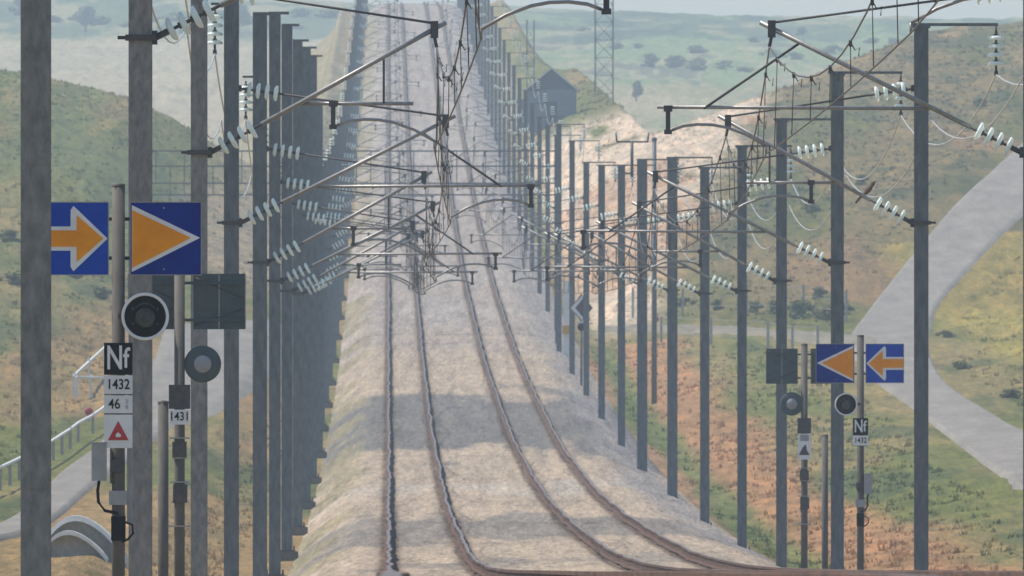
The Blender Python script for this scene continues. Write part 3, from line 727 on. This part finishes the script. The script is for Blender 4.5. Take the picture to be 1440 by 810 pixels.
def back_marker(k, px0, top_py, sc, label, rows):
    root, s, zg = marker(k, px0, top_py, 0, 1, label, False)
    Z = Zf(s, zg); q = sc * s; H = Z(top_py)
    MB().tube([(0, 0, -.5), (0, 0, H)], 7.4 * q, 14).lathe((0, 0, H), (0, 0, 1), [(0, 7.8 * q), (2 * q, 7.8 * q), (4 * q, .001)], 14).build('pole', M['pole'], root)
    zb = Z(rows['board']); yb = 10 * q
    MB().box(-70 * q, 92 * q, 7.4 * q, 9.8 * q, zb + 24 * q, zb + 28 * q).box(-70 * q, 92 * q, 7.4 * q, 9.8 * q, zb - 28 * q, zb - 24 * q).build('cross_bar', M['back'], root)
    for a, b in rows['panels']:
        w = b - a; o = MB().box(a * q, b * q, yb, yb + .02, zb - 39 * q, zb + 39 * q).build('sign_panel', M['back'], root)
        mid = (a + b) / 2
        MB().box(mid - 1 * q if False else mid * q - .8 * q, mid * q + .8 * q, yb - .006, yb - .0005, zb - 38 * q, zb + 38 * q).box(a * q, a * q + 1.2 * q, yb - .006, yb - .0005, zb - 39 * q, zb + 39 * q).box(b * q - 1.2 * q, b * q, yb - .006, yb - .0005, zb - 39 * q, zb + 39 * q).build('stiffener', M['galv'], o)
        MB().tube([(a * q + 3 * q, yb - .004, zb + 34 * q), (b * q - 3 * q, yb - .004, zb + 4 * q)], .9 * q, 5).tube([(a * q + 3 * q, yb - .004, zb - 34 * q), (b * q - 3 * q, yb - .004, zb - 10 * q)], .9 * q, 5).build('brace', M['dark'], o)
    zd = Z(rows['disc']); xd = rows['disc_dx'] * q; r = 26 * q
    MB().lathe((xd, -3 * q, zd), (0, 1, 0), [(0, .001), (0, r * .9), (2 * q, r), (14 * q, r), (14 * q, .001)], 40).build('signal_disc', M['back'], root)
    o = root.children[-1]
    MB().lathe((xd, -3.4 * q, zd), (0, -1, 0), [(0, r * .47), (1.2 * q, r * .44), (1.4 * q, .001)], 28).build('rear_cap', M['greybox'], o)
    MB().box(min(0, xd), max(0, xd), 3 * q, 6 * q, zd - 4 * q, zd + 4 * q).build('disc_arm', M['dark'], root)
    zp = Z(rows['plate'])
    MB().box(-15 * q, 15 * q, -9 * q, 9 * q, zp + 12 * q, zp + 46 * q).build('junction_box', M['dark'], root)
    hgt = rows['plate_h']
    pl = MB().box(-14 * q, 14 * q, -11 * q, -11 * q + .012, zp - hgt * q, zp + 11 * q).build('number_plate', M['white'], root)
    if rows.get('word'): text(rows['word'], 17 * q, 0, zp + 1 * q, -11 * q - .003, M['black'], pl, .2 * q, .85)
    else:
        MB().box(-10 * q, 10 * q, -11 * q - .003, -11 * q - .0005, zp - 5 * q, zp + 9 * q).build('grey_panel', M['greybox'], pl)
        MB().prism([(-12 * q, zp - 36 * q), (12 * q, zp - 36 * q), (6 * q, zp - 26 * q), (3 * q, zp - 12 * q), (-4 * q, zp - 20 * q)], -11 * q - .004, -11 * q - .0005).build('dark_triangle', M['maroon'], pl)
    z = zp - hgt * q - 20 * q
    for j, w in enumerate((14, 10, 13, 11, 15)):
        MB().box(-w * q, w * q, -10 * q, 10 * q, z, z + 2.2 * q).build('clamp', M['galv'], root); z -= (28 + 6 * (j % 2)) * q
    MB().box(-10 * q, 10 * q, -11 * q, 9 * q, zp - hgt * q - 46 * q, zp - hgt * q - 24 * q).build('switch_case', M['dark'], root)
    eq = MB().box(-9 * q, 11 * q, -12 * q, 9 * q, zp - hgt * q - 110 * q, zp - hgt * q - 84 * q)
    eq.build('point_equipment', M['dark'], root)
    return root
front_marker(3.1, 166.5, 262, 1., 1, 'marker post with orange right-pointing boards, Nf plate and 1432 number', dict(board=335.5, disc=445, nf=504.5, box=650, box_dx=-27))
back_marker(4.1, 252.5, 380, 1., 'marker post with boards turned away and the 1431 plate behind the triangle board', dict(board=424, panels=[(-73, -7), (18, 93)], disc=512, disc_dx=32.5, plate=587, plate_h=10, word='1431'))
front_marker(6.1, 1210, 473, .535, -1, 'marker post with orange left-pointing boards beside the farm road', dict(board=511, disc=568.5, nf=600, box=681, box_dx=20, disc_r=30), full=False)
back_marker(7.1, 1131, 485, .635, 'marker post with turned-away panels left of the orange left-pointing boards', dict(board=515, panels=[(-85, -14), (14, 80)], disc=568, disc_dx=-28, plate=617, plate_h=46))
# short stumps between the marker posts
def stump(k, px, top, w, label):
    s = k / F; x = (px - 720) * s; zg = min(G(x, k), float(R(k)) - .7); h = (405 - top) * s - zg
    MBo = MB().tube([(0, 0, -.4), (0, 0, h)], w * s / 2, 12).lathe((0, 0, h), (0, 0, 1), [(0, w * s * .54), (.02, w * s * .54), (.035, .001)], 12)
    o = MBo.build('short_post', M['pole'], None, (x, k * SPAN, zg)); tag(o, label, 'post', 'short posts by the marker posts')
stump(3.85, 229.5, 567, 15, 'short brown post between the second left mast and the 1431 post')
stump(6.8, 1160, 613, 9, 'short thin post between the two right-hand marker posts')
def slender(k, px, top, w, label):
    s = k / F; x = (px - 720) * s; zg = G(x, k); h = (405 - top) * s - zg
    root = thing('slender_pole', (x, k * SPAN, zg), label, 'pole')
    MB().tube([(0, 0, -.4), (0, 0, h)], [w * s / 2, w * s / 2.6], 10).build('shaft', M['mast'], root)
    MB().lathe((0, 0, h), (0, 0, 1), [(-.05, w * s * .5), (.05, w * s * .5), (.1, .001)], 10).build('cap', M['dark'], root)
slender(15, 920, 196, 8, 'slender grey pole just right of the mast with the horned bracket')
# chevron board by the track, white post with yellow box
s = 15.1 / F; x = (817.5 - 720) * s; k = 15.1; zg = G(x, k)
root = thing('chevron_sign', (x, k * SPAN, zg), 'dark diamond board with a white chevron among the right masts', 'sign')
zc = (405 - 433) * s - zg
bd = MB().prism([(-15 * s, zc), (0, zc - 20 * s), (16 * s, zc), (0, zc + 20 * s)], -.02, .0).build('board', M['maroon'], root)
MB().prism([(-15 * s, zc), (2 * s, zc - 19 * s), (2 * s, zc - 13 * s), (-8.5 * s, zc), (2 * s, zc + 13 * s), (2 * s, zc + 19 * s)], -.028, -.0205).build('chevron', M['white'], bd)
MB().tube([(0, .06, -.4), (0, .06, zc + 18 * s)], .05).build('pole', M['mast'], root)
MB().lathe((0, -.1, zc - 27 * s), (0, 1, 0), [(0, .001), (0, 5.5 * s), (.2, 5.5 * s), (.2, .001)], 20).build('lamp', M['black'], root)
MB().box(-5 * s, 5 * s, -.03, -.01, zc - 25 * s, zc - 19 * s).build('plate', M['white'], root)
k = 16.5; s = k / F; x = (797 - 720) * s; zg = G(x, k)
root = thing('kilometre_post', (x, k * SPAN, zg), 'white square post carrying a small yellow box left of the chevron board', 'post')
MB().box(-5 * s, 5 * s, -.05, .05, -.3, (405 - 395) * s - zg).build('shaft', M['white_paint'], root)
MB().box(-6 * s, 6 * s, -.2, -.052, (405 - 469) * s - zg, (405 - 458) * s - zg).build('yellow_box', M['yellow'], root)

# ------------------------------------------------------------------ hut and radio towers up the line
k = 28.; s = k / F; x = (775.5 - 720) * s; zg = G(x, k)
root = thing('equipment_hut', (x, k * SPAN, zg), 'slate blue gabled equipment hut beside the line on the slope', 'hut')
W = 35 * s; ze = (405 - 126) * s - zg; za = (405 - 97) * s - zg; D = 6.5
MB().box(-W, W, 0, D, -.5, ze).build('wall', M['hut_wall'], root)
for y_ in (.02, D - .3): MB().prism([(-W, ze), (W, ze), (0, za)], y_, y_ + .28).build('gable', M['hut_gable'], root)
mb = MB(); o_ = 3.5 * s; sl = (za - ze) / W
mb.prism([(-W - o_, ze - o_ * sl), (0, za), (W + o_, ze - o_ * sl), (W + o_, ze - o_ * sl + .13), (0, za + .15), (-W - o_, ze - o_ * sl + .13)], -.25, D + .25)
mb.build('roof', M['hut_roof'], root)
dr = MB().box(-.45, .45, -.05, -.002, -.2, 1.9).build('door', M['hut_gable'], root)
MB().box(.28, .38, -.08, -.052, .9, .98).build('handle', M['galv'], dr)
MB().box(-W - .75, -W - .01, .8, D - 1, -.5, ze - .75).build('annex', M['hut_wall'], root)
MB().box(W + .4, W + 2.6, -.6, -.4, -.6, .35).build('low_wall', M['white_paint'], root)
def tower(k, px0, px1, top, label):
    s = k / F; w = (px1 - px0) * s / 2; x = ((px0 + px1) / 2 - 720) * s; zg = G(x, k); h = (405 - top) * s - zg
    root = thing('lattice_tower', (x, k * SPAN, zg), label, 'tower', 'radio towers by the line')
    for a in (-1, 1):
        for b in (-1, 1): MB().box(a * w - .055, a * w + .055, b * w - .055, b * w + .055, -.5, h).build('leg', M['mast'], root)
    mb = MB(); z = .2; i = 0; st = max(2 * w, 1.)
    while z + st < h:
        for b in (-1, 1):
            mb.tube([(-w, b * w, z), (w, b * w, z + st)], .018, 5).tube([(w, b * w, z), (-w, b * w, z + st)], .018, 5)
            mb.tube([(b * w, -w, z), (b * w, w, z + st)], .018, 5)
        mb.tube([(-w, -w, z), (w, -w, z)], .03, 5); z += st; i += 1
    mb.build('bracing', M['mast'], root)
tower(29., 837, 862, -120, 'tall lattice radio tower just right of the slate blue hut')
tower(31., 741, 751, 28, 'narrow lattice tower rising behind the slate blue hut')

# ------------------------------------------------------------------ fences, barriers, culvert
def at(px, py, k0=6.): x, k = cast(px, py, k0); return Vector((x, k * SPAN, G(x, k)))
def fence(name, pts, label, cat, post_mat, rail_mat, h, rails, step, pw=.05, rw=.02, group=None):
    P = [at(*p) for p in pts]
    root = thing(name, P[0], label, cat, group); o = P[0]
    seq = []
    for a, b in zip(P[:-1], P[1:]):
        n = max(1, int((b - a).length / step))
        for j in range(n):
            p = a.lerp(b, j / n); seq.append(Vector((p.x, p.y, G(p.x, p.y / SPAN))))
    seq.append(P[-1])
    for p in seq[:95]:
        q = p - o; MB().box(q.x - pw, q.x + pw, q.y - pw, q.y + pw, q.z - .3, q.z + h * random.uniform(.95, 1.05)).build('post', post_mat, root)
    for r in rails:
        MB().tube([(p.x - o.x, p.y - o.y - pw - rw, p.z - o.z + r) for p in seq], rw, 6).build('rail', rail_mat, root)
    return root
fence('wire_fence', [(870, 480), (930, 482), (1000, 485), (1080, 490), (1150, 497)], 'pale post and wire fence along the near edge of the crossing path', 'fence', M['concrete'], M['galv'], 1.3, (.45, .85, 1.2), 12., .06, .012)
fence('wire_fence', [(890, 447), (960, 445), (1050, 444), (1130, 446), (1190, 452)], 'post and wire fence along the far edge of the crossing path', 'fence', M['concrete'], M['galv'], 1.6, (.5, 1., 1.5), 9., .06, .012)
fence('guard_rail', [(-40, 708), (0, 690), (40, 668), (75, 648), (110, 622), (150, 596), (185, 570)], 'long white guard rail along the access road at the left edge', 'guard rail', M['galv'], M['white_paint'], .7, (.66,), 14., .05, .05)
fence('swing_barrier', [(104, 556), (125, 536), (147, 514)], 'white tubular barrier slanting up the bank behind the Nf plate', 'barrier', M['white_paint'], M['white_paint'], .9, (.75,), 30., .05, .055)
fence('swing_barrier', [(108, 560), (128, 560), (150, 561)], 'short white tubular barrier lying level behind the 1432 plate', 'barrier', M['white_paint'], M['white_paint'], .9, (.8,), 30., .05, .055)
def marker_disc(px, py, r, k0, label):
    p = at(px, py + 14, k0); s = (p.y / SPAN) / F
    root = thing('red_marker', p, label, 'marker')
    MB().tube([(0, 0, -.3), (0, 0, 14 * s)], .03, 8).build('stake', M['galv'], root)
    MB().lathe((0, -.06, 14 * s), (0, 1, 0), [(0, .001), (0, r * s * .9), (.02, r * s), (.05, r * s), (.05, .001)], 20).build('disc', M['red'], root)
marker_disc(125, 579, 6, 6., 'small red disc marker on the bank behind the warning plate')
marker_disc(922, 449, 5, 9., 'small red disc marker beside the crossing path among the masts')
p = at(118, 806, 7.5); s = (p.y / SPAN) / F
root = thing('culvert_mouth', p, 'pale concrete culvert mouth with curved rims at the bottom left', 'culvert')
def arch(x0, x1, xm, zm, th, y0, y1, mats, name):
    n = 16; out = []
    for i in range(n + 1):
        t = i / n; x = x0 + (x1 - x0) * t; out.append((x, zm * max(0, math.sin(PI * t ** .8)) ** .8))
    pts = out + [(x, max(z - th, -.4)) for x, z in reversed(out)]
    mb = MB()
    for i in range(n):
        a, b = out[i], out[i + 1]
        mb.prism([(a[0], a[1] - th), (b[0], b[1] - th), b, a], y0, y1)
    mb.build(name, mats, root)
arch(-62 * s, 60 * s, 0, 60 * s, 8 * s, -.9, -.5, M['white_paint'], 'outer_rim')
arch(-58 * s, 36 * s, 0, 40 * s, 6 * s, -2.9, -2.5, M['white_paint'], 'inner_rim')
mb = MB(); n = 16
o1 = [(-62 * s + 122 * s * i / n, 57 * s * max(0, math.sin(PI * (i / n) ** .8)) ** .8) for i in range(n + 1)]
for i in range(n):
    mb.prism([(o1[i][0], -.5), (o1[i + 1][0], -.5), (o1[i + 1][0], o1[i + 1][1] - .002), (o1[i][0], o1[i][1] - .002)], -.499, 1.6)
mb.build('headwall', M['pale_concrete'], root)
mb = MB()
o2 = [(-58 * s + 94 * s * i / n, 37 * s * max(0, math.sin(PI * (i / n) ** .8)) ** .8) for i in range(n + 1)]
for i in range(n):
    mb.prism([(o2[i][0], -.6), (o2[i + 1][0], -.6), (o2[i + 1][0], o2[i + 1][1] - .003), (o2[i][0], o2[i][1] - .003)], -2.499, -.91)
mb.build('wing_wall', M['pale_concrete'], root)

# ------------------------------------------------------------------ bird on the wire
ew = WP['right'][3]; i = 3
a, b = Vector(ew[i]), Vector(ew[i + 1]); t = .72; p = a.lerp(b, t); p.z -= .75 * 4 * t * (1 - t)
root = thing('bird', (p.x, p.y, p.z + .01), 'small brown bird perched on the sagging wire between two masts', 'bird')
d = Vector((.62, 0, .78)).normalized()
MB().lathe(Vector((0, 0, .085)) - d * .17, d, [(0, .012), (.08, .02), (.12, .034), (.18, .055), (.24, .056), (.28, .040), (.31, .038), (.34, .040), (.365, .026), (.38, .006)], 14).build('body', M['feather'], root)
MB().prism([(-.22, -.13), (-.19, -.145), (-.06, .03), (-.09, .05)], -.015, .015).build('tail', M['feather'], root)
for sy in (-1, 1): MB().lathe(Vector((.02, sy * .045, .11)) - d * .13, d, [(0, .004), (.05, .018), (.13, .03), (.2, .02), (.23, .004)], 8).build('wing', M['feather'], root)
MB().lathe(Vector((.13, 0, .245)), (.9, 0, -.2), [(0, .010), (.02, .006), (.035, .001)], 8).build('beak', M['beak'], root)
MB().tube([(0, -.015, .06), (0, -.015, -.005)], .005, 5).tube([(0, .015, .06), (0, .015, -.005)], .005, 5).build('legs', M['beak'], root)

# ------------------------------------------------------------------ vegetation
def tint_at(x, k): return land_tint(np.asarray(x), np.asarray(k))
def tufts():
    n = 46000
    kk = RNG.uniform(6.2, 31, n); aa = RNG.uniform(-1.55, 1.55, n); x = aa * kk
    u = x - axis(kk); keep = (np.abs(u) > 6.6) & ~((u < -8.2) & (u > -14.5) & (kk < 19))
    kk, x, u = kk[keep], x[keep], u[keep]
    inroad = np.zeros(len(kk), bool)
    for poly in ROADS:
        inroad |= poly(x, kk)
    dens = fbm(x / 3, kk * 60 / 30, 201); sel = (~inroad) & (dens + RNG.uniform(-.25, .25, len(kk)) > .45)
    kk, x = kk[sel], x[sel]
    z = ground(x, kk); c = tint_at(x, kk); n = len(kk)
    nb = 7; sz = RNG.uniform(.07, .21, n) * (.7 + .02 * kk)
    base = np.stack([x, kk * SPAN, z], -1)
    ang = RNG.uniform(0, 2 * PI, (n, nb)); rad = RNG.uniform(.05, .9, (n, nb)) * sz[:, None]
    bx = base[:, None, :] + np.stack([np.cos(ang) * rad, np.sin(ang) * rad, -.04 + 0 * rad], -1)
    h = sz[:, None] * RNG.uniform(.5, 1.2, (n, nb)); wd = h * RNG.uniform(.12, .3, (n, nb)); tw = RNG.uniform(-.6, .6, (n, nb))
    lean = RNG.normal(0, .35, (n, nb))
    v = np.zeros((n, nb, 3, 3)); v[:, :, 0] = bx; v[:, :, 1] = bx; v[:, :, 2] = bx
    v[:, :, 0, 0] -= wd * np.cos(tw); v[:, :, 0, 1] -= wd * np.sin(tw); v[:, :, 1, 0] += wd * np.cos(tw); v[:, :, 1, 1] += wd * np.sin(tw)
    v[:, :, 2, 2] += h; v[:, :, 2, 0] += lean * h
    co = v.reshape(-1, 3); q = np.arange(len(co), dtype=np.int32)
    me = bpy.data.meshes.new('grass'); me.vertices.add(len(co)); me.vertices.foreach_set('co', co.astype(np.float32).ravel())
    me.loops.add(len(co)); me.loops.foreach_set('vertex_index', q); nf = len(co) // 3
    me.polygons.add(nf); me.polygons.foreach_set('loop_start', np.arange(0, len(co), 3, dtype=np.int32)); me.update(calc_edges=True)
    cc = np.clip(c * RNG.uniform(1.05, 1.7, (n, 1)) * np.array([1., 1.0, .95]), 0, 1)
    cc = np.repeat(cc, nb * 3, 0); cc = np.concatenate([cc, np.ones((len(cc), 1))], 1)
    at_ = me.attributes.new('tint', 'FLOAT_COLOR', 'POINT'); at_.data.foreach_set('color', cc.astype(np.float32).ravel())
    me.materials.append(M['grass'])
    tag(put('grass', me), 'rough summer grass tufts on the railway banks', 'grass', kind='stuff')
# where the roads lie, so that no tuft grows on them
def road_test(obj):
    me = obj.data; n = len(me.vertices); co = np.zeros(n * 3); me.vertices.foreach_get('co', co); co = co.reshape(-1, 3)
    cells = set()
    for xx, yy, _ in co: cells.add((int(xx // .5), int((yy / SPAN) // .06)))
    ex = set()
    for a, b in cells:
        for da in (-2, -1, 0, 1, 2):
            for db in (-2, -1, 0, 1, 2): ex.add((a + da, b + db))
    def f(x, k): return np.array([(int(p), int(q)) in ex for p, q in zip(np.floor(x / .5), np.floor(k / .06))])
    return f
ROADS = [road_test(o) for o in bpy.data.objects if o.name.split('.')[0] in ('road', 'path')]
tufts()
def crown_mesh(name, r, h, n, mat, seed, low=.30, flat=.9):
    rg = np.random.default_rng(seed); mb = MB()
    cl = []
    for _ in range(16):
        z = rg.uniform(low, .95); w = (1 - abs(z - .45) / .75) * r
        a = rg.uniform(0, 2 * PI); q = rg.uniform(.1, .85) * w
        cl.append((q * math.cos(a), q * math.sin(a), z * h, r * rg.uniform(.22, .45)))
    for _ in range(n):
        cx, cy, cz, cr = cl[rg.integers(len(cl))]
        d = rg.normal(0, 1, 3); d /= np.linalg.norm(d); p = np.array([cx, cy, cz]) + d * cr * rg.uniform(.4, 1.1) * np.array([1, 1, flat])
        a = rg.normal(0, 1, 3); a /= np.linalg.norm(a); b = np.cross(a, d + .01); b /= np.linalg.norm(b) + 1e-6; s = r * rg.uniform(.05, .11)
        mb.add([p - a * s, p + b * s * .8, p + a * s, p - b * s * .8], [(0, 1, 2, 3)])
    return mb.mesh(name, mat)
def trunk_mesh(r, h):
    mb = MB().tube([(0, 0, -.3), (.05 * r, 0, h * .3), (-.03 * r, 0, h * .7)], [.09 * r, .07 * r, .03 * r], 8)
    for a in (0.4, 2.2, 4.1, 5.3): mb.tube([(0, 0, h * .3), (.45 * r * math.cos(a), .45 * r * math.sin(a), h * .7)], [.04 * r, .015 * r], 6)
    return mb.mesh('trunk', M['bark'])
CR = [crown_mesh('crown', 1., 1.7, 1500, M['leaf'], 1), crown_mesh('crown', 1., 1.4, 1500, M['leaf_pale'], 2), crown_mesh('crown', 1., 2.0, 1500, M['leaf'], 3)]
TR = trunk_mesh(1., 1.7)
BU_ = [crown_mesh('foliage', 1., 1.15, 1500, M['leaf'], 11, -.05), crown_mesh('foliage', 1., 1.0, 1500, M['leaf_pale'], 12, -.08), crown_mesh('foliage', 1., 1.25, 1500, M['leaf'], 13, -.05)]
ST = trunk_mesh(1., .9)
def plant(px, py, wpx, kind, label, group, k0, name='tree', asp=1.):
    x, k = cast(px, py, k0); r = wpx * k / F / 2
    root = thing(name, (x, k * SPAN, G(x, k)), label, name, group)
    if name == 'bush': put('foliage', BU_[kind], root); put('stem', ST, root)
    else: put('crown', CR[kind], root); put('trunk', TR, root)
    root.scale = (r, r, r * asp); root.rotation_euler[2] = random.uniform(0, 6)
plant(895, 142, 26, 2, 'lone dark tree on the far slope right of the lattice tower', None, 33, asp=1.1)
plant(335, 46, 46, 0, 'broad dark tree at the top edge of the pale far field', None, 45)
plant(30, 30, 40, 0, 'dark tree above the pale far field at the left picture edge', None, 45)
plant(120, 44, 40, 0, 'round dark tree on the upper edge of the pale field', None, 45)
FARG = 'scrub scattered over the far hillside'
for px, py, w in ((90, 30, 30), (160, 35, 34), (230, 28, 30), (240, 46, 26), (290, 30, 36), (400, 40, 30), (440, 26, 34), (880, 70, 26), (930, 92, 34), (960, 96, 30), (1000, 95, 32), (1030, 98, 26), (1060, 60, 24), (1110, 48, 26), (1240, 62, 26), (980, 72, 24), (1100, 82, 28), (1170, 75, 22), (820, 45, 22), (1350, 55, 24)):
    for dx in (0,) if w < 25 else (-.35, .4):
        plant(px + dx * w * 1.5, py + random.uniform(-3, 3), w * random.uniform(.9, 1.7), random.choice((1, 1, 0)), 'hazy scrub clump among others dotting the far hillside', FARG, 45, 'bush', random.uniform(.35, .6))
plant(1140, 300, 34, 1, 'leafy bush on the right bank between two masts, topmost there', 'bushes on the right bank', 15, 'bush')
for px, py, w in ((1090, 442, 44), (1125, 448, 60), (1160, 450, 54), (1186, 444, 40), (1060, 440, 36), (1010, 436, 34), (960, 432, 40), (1150, 420, 40)):
    plant(px, py, w, random.choice((0, 0, 1)), 'low dark bush at the bank foot behind the crossing path', 'bushes at the bank foot', 12, 'bush', .65)
for px, py, w in ((1210, 260, 36), (1380, 150, 30), (1180, 200, 30)):
    plant(px, py, w, random.choice((0, 1, 1)), 'low scrubby bush on the grassy hill above the farm road', 'bushes on the hill', 12, 'bush', .6)
for px, py, w in ((1330, 475, 34), (1352, 520, 40), (1420, 560, 44)):
    plant(px, py, w, 1, 'pale green bush on the bank inside the road bend', 'bushes inside the bend', 10, 'bush', .55)
for px, py, w in ((20, 400, 60), (100, 390, 56), (140, 420, 50), (15, 340, 50)):
    plant(px, py, w, random.choice((0, 1, 1)), 'green bush on the cutting slope left of the marker post', 'bushes on the left slope', 9, 'bush', .5)

# ------------------------------------------------------------------ air, light, sky, camera
SIG = 1.9e-4
hm = bpy.data.materials.new('haze_air'); hm.use_nodes = True; nt = hm.node_tree; nt.nodes.clear()
out = nt.nodes.new('ShaderNodeOutputMaterial'); vol = nt.nodes.new('ShaderNodeVolumePrincipled')
vol.inputs['Color'].default_value = (.66, .82, 1., 1); vol.inputs['Density'].default_value = SIG; vol.inputs['Anisotropy'].default_value = 0.15
nt.links.new(vol.outputs[0], out.inputs['Volume'])
zmin = float(ZZ.min()) - 1.
tag(MB().box(-6500, 6500, -250, 9300, zmin, 85).build('haze', hm), 'thin blue summer haze over the whole valley', 'haze', kind='stuff')

EL, AZ = math.radians(58), math.radians(-76)        # sun high on the left
d = Vector((math.sin(AZ) * math.cos(EL), math.cos(AZ) * math.cos(EL), math.sin(EL)))
sun = bpy.data.lights.new('sun', 'SUN'); sun.energy = 4.6; sun.angle = math.radians(.6); sun.color = (1., .93, .82)
so = bpy.data.objects.new('sun', sun); COL.objects.link(so); so.rotation_euler = d.to_track_quat('Z', 'Y').to_euler()
w = bpy.data.worlds.new('World'); SC.world = w; w.use_nodes = True; nt = w.node_tree
sky = nt.nodes.new('ShaderNodeTexSky'); sky.sky_type = 'NISHITA'; sky.sun_disc = False
sky.sun_elevation = EL; sky.sun_rotation = AZ; sky.air_density = 1.2; sky.dust_density = .7; sky.ozone_density = 2.
bg = nt.nodes['Background']; nt.links.new(sky.outputs[0], bg.inputs[0]); bg.inputs[1].default_value = .11
cam = bpy.data.cameras.new('camera'); cam.sensor_width = 36; cam.lens = F * SPAN / 1440 * 36
cam.clip_start = 1; cam.clip_end = 30000
cam.dof.use_dof = True; cam.dof.focus_distance = 215; cam.dof.aperture_fstop = 36
co = bpy.data.objects.new('camera', cam); COL.objects.link(co); co.rotation_euler = (PI / 2, 0, 0); SC.camera = co
SC.view_settings.view_transform = 'Standard'; SC.view_settings.look = 'None'; SC.view_settings.exposure = .28; SC.view_settings.gamma = 1
SC.render.engine = 'CYCLES'
SC.cycles.use_denoising = True
SC.cycles.max_bounces = 6; SC.cycles.volume_bounces = 1; SC.cycles.transmission_bounces = 4
SC.render.resolution_x = 1024; SC.render.resolution_y = 576
